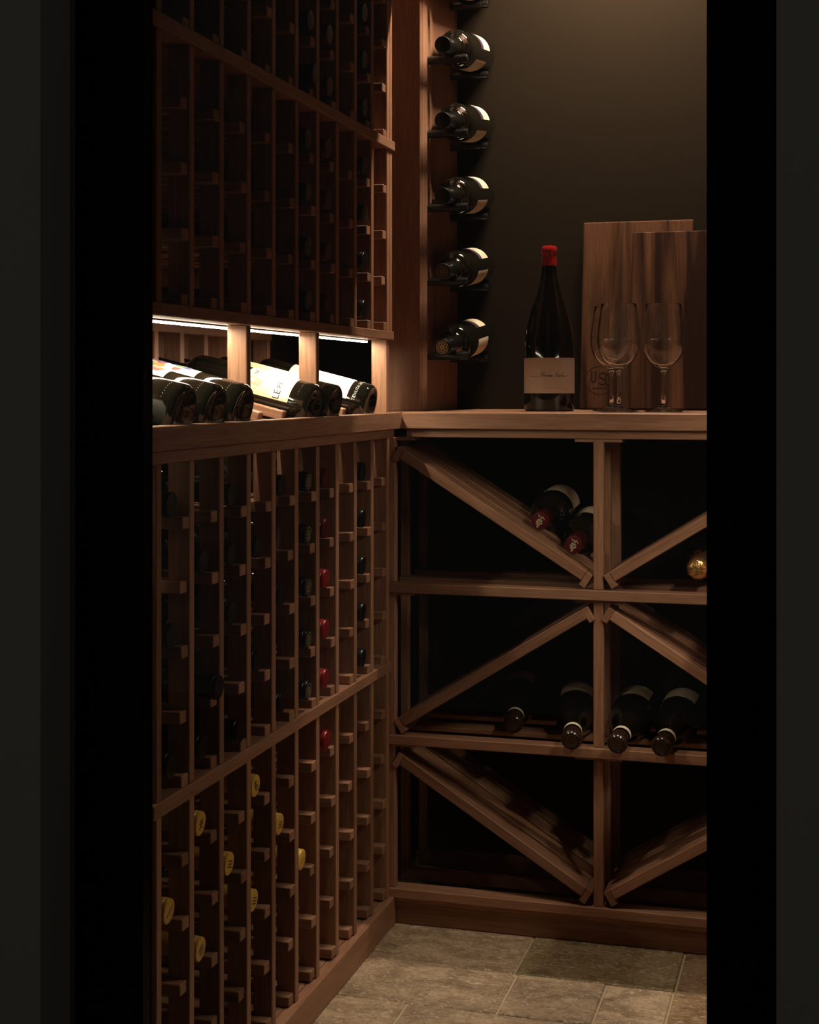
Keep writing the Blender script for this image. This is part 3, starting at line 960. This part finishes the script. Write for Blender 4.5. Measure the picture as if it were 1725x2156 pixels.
HAND = {                                              # single-stroke handwriting, x advance last
    'N': ([(0, .05), (.05, .3), (.12, .95), (.15, .7), (.22, .15), (.27, .1), (.36, .6), (.45, 1.0)], .44),
    'o': ([(0, .1), (.08, .35), (.03, .12), (.12, .02), (.20, .18), (.14, .36), (.08, .34), (.24, .30)], .24),
    'r': ([(0, .30), (.05, .36), (.06, .02), (.10, .25), (.18, .36), (.23, .30)], .22),
    'm': ([(0, .30), (.04, .36), (.04, .02), (.10, .30), (.15, .34), (.16, .02), (.22, .30), (.27, .34), (.29, .04), (.34, .08)], .34),
    'a': ([(0, .08), (.15, .33), (.07, .32), (.02, .14), (.07, .02), (.15, .2), (.17, .33), (.17, .05), (.24, .08)], .25),
    'n': ([(0, .30), (.04, .36), (.04, .02), (.10, .30), (.16, .35), (.18, .04), (.26, .08)], .34),
    'H': ([(0, .05), (.06, .5), (.10, 1.0), (.07, .5), (.02, .0), (.05, .45), (.28, .55), (.36, 1.0), (.30, .5), (.27, .02), (.36, .08)], .38),
    'd': ([(0, .08), (.16, .30), (.07, .32), (.02, .14), (.08, .02), (.16, .25), (.24, .95), (.19, .4), (.19, .05), (.25, .06)], .26),
    'i': ([(0, .06), (.05, .34), (.05, .06), (.11, .06)], .12),
    'e': ([(0, .08), (.10, .22), (.10, .34), (.04, .30), (.03, .10), (.10, .02), (.20, .12), (.34, .16)], .30),
}
P, pen, prev = [], 0.0, None
for ch in 'Norman Hardie':
    if ch == ' ':
        pen += 0.20; prev = None
        continue
    pts, adv = HAND[ch]
    q = [((pen + x + y * 0.10) * 0.0138, (y - 0.1) * 0.0098) for x, y in pts]
    P += stroke_polys(([prev] if prev else []) + q, 0.00042)
    prev = q[-1]
    pen += adv
P += stroke_polys([(1.30 * 0.0138, 0.0085), (1.31 * 0.0138, 0.0105)], 0.0005)
w = pen * 0.0138
link('script', ink_mesh(shift(P, -0.0170, -0.0005), wrap(mr, 0.0665, 0), INK), ml)
link('script', ink_mesh(stroke_polys([(-0.0475 + j * 0.0034, 0.0008 - 0.0026 * math.sin(j / 9 * PI / 2)) for j in range(10)], 0.00045)
                        + stroke_polys([(w - 0.0170 + j * 0.0026, -0.0005 + 0.0028 * math.sin(j / 6 * PI / 2)) for j in range(7)], 0.00045), wrap(mr, 0.0665, 0), INK), ml)
link('printed_line', ink_mesh(shift(text_polys('COUNTY PINOT NOIR', 0.0042, 0, 1.35), 0.0135, 0), wrap(mr, 0.0560, 0), INK_GREY), ml)
link('printed_line', ink_mesh(shift(text_polys('UNFILTERED', 0.0042, 0, 1.5), 0.0135, 0), wrap(mr, 0.0508, 0), INK_GREY), ml)
link('printed_line', ink_mesh(shift(text_polys('Prince Edward County Canada', 0.0040, 0.1, 1.0), 0.0135, 0), wrap(mr, 0.0435, 0), INK_SOFT), ml)

# boards leaning on the wall
def board(name, x0, x1, h, ybase, lean, th, lab):
    root = empty(name, ((x0 + x1) / 2, ybase, CT), lab, 'cutting board', 'boards leaning on the back wall')
    root.rotation_euler = (-lean, 0, 0)
    link('slab', box_mesh(x1 - x0, th, h, WALNUT, 0.0025), root, (0, th / 2, h / 2 + th * math.sin(lean)))
    return root


b1 = board('walnut_board', -0.497, -0.2745, 0.382, 2.972, math.radians(6.5), 0.021, 'tall walnut board leaning on back wall, with engraved round mark, behind the glasses')
b2 = board('walnut_board', -0.392, -0.19, 0.356, 2.935, math.radians(7.2), 0.020, 'darker walnut board leaning in front, cut off by door frame')
mk = circle_pts(0, 0, 0.026, 30)
P = stroke_polys(circle_pts(0, 0, 0.0285, 24, 30, 330), 0.0010)
P += stroke_polys(circle_pts(-0.012, 0, 0.004, 8, 180, 360) + [(-0.008, 0.018)], 0.0022) + stroke_polys([(-0.016, 0.0), (-0.016, 0.018)], 0.0022)
P += stroke_polys(circle_pts(0.006, 0.009, 0.006, 9, 20, 270) + circle_pts(0.006, -0.003, 0.006, 9, 90, -160)[1:], 0.0024)
P += stroke_polys([(0.017, 0.014), (0.012, 0.008), (0.012, -0.005), (0.018, -0.010)], 0.0022) + stroke_polys([(-0.014, -0.016), (0.014, -0.016)], 0.0014)
link('engraved_mark', ink_mesh(P, lambda x, y: (x - 0.072, -0.0004, 0.060 + y), plain('burnt_engraving', (0.022, 0.011, 0.007), 0.8, 0.1)), b1)


def glass_profile():
    out = [(0.0, 0.0), (0.0330, 0.0), (0.0360, 0.0008), (0.0362, 0.0016), (0.030, 0.0026), (0.015, 0.0062), (0.0070, 0.0105), (0.0046, 0.015), (0.0036, 0.024), (0.0034, 0.050), (0.0038, 0.066),
           (0.0052, 0.0745), (0.0090, 0.0800), (0.0180, 0.0862), (0.0270, 0.0945), (0.0335, 0.1045), (0.0382, 0.1170), (0.0400, 0.1290), (0.0396, 0.1420), (0.0376, 0.1600), (0.0347, 0.1800), (0.0322, 0.1985),
           (0.0319, 0.1992), (0.0315, 0.1985)]
    inn = [(0.0339, 0.1800), (0.0368, 0.1600), (0.0387, 0.1420), (0.0391, 0.1290), (0.0373, 0.1175), (0.0325, 0.1056), (0.0255, 0.0963), (0.0170, 0.0890), (0.0080, 0.0840), (0.0, 0.0825)]
    return out + inn


gm = lathe(glass_profile(), CLEAR, 56, 75)
for x, y, lab in ((-0.4119, 2.830, 'left wine glass, standing slightly behind its overlapping neighbour'),
                  (-0.3859, 2.742, 'middle wine glass, standing slightly in front of its overlapping neighbour'),
                  (-0.3066, 2.765, 'wine glass standing alone on the right, near door frame')):
    o = link('wine_glass', gm, None, (x, y, CT + 0.0002))
    tag(o, lab, 'wine glass', 'wine glasses on the back counter')

# ------------------------------------------------------------------ downlight fittings
for (lp, lt, lw, la, lb), where in zip(LAMPS, ('above the aisle',)):
    f = empty('downlight', (lp[0], lp[1], CEIL), 'round recessed ceiling downlight ' + where, 'downlight', 'ceiling downlights')
    link('trim_ring', cached('dl_ring', lambda: lathe([(0.040, 0.0), (0.055, 0.0), (0.055, -0.004), (0.046, -0.006), (0.040, -0.004), (0.040, 0.0)], BLACKM, 32)), f)
    link('lens', cached('dl_lens', lambda: lathe([(0.0, -0.0005), (0.0395, -0.0005), (0.0395, -0.0025), (0, -0.0025)], LENS, 32)), f)

cove = empty('linear_light', (-0.40, 2.79, CEIL), 'long slim ceiling light above the back counter, out of view', 'light strip')
bm = bmesh.new()
bmesh.ops.create_cube(bm, size=1)
for v in bm.verts: v.co = Vector((v.co.x * 0.28, v.co.y * 0.018, v.co.z * 0.003))
COVE, nt, p = new_mat('linear_light_diffuser')
p.inputs['Emission Color'].default_value = (*WARM, 1)
p.inputs['Emission Strength'].default_value = COVE_STRENGTH
link('diffuser', finish(bm, 'diffuser', COVE), cove, (0, 0, -0.0315))
box('channel', (-0.542, -0.258), (2.776, 2.804), (CEIL - 0.030, CEIL - 0.0005), BLACKM, cove, 0.001)
o = box('light_baffle', (-0.785, -0.022), (2.655, 2.668), (1.80, CEIL), WX)  # unseen valance, added and deepened to cut the ceiling light off the left rack
o['kind'] = 'structure'
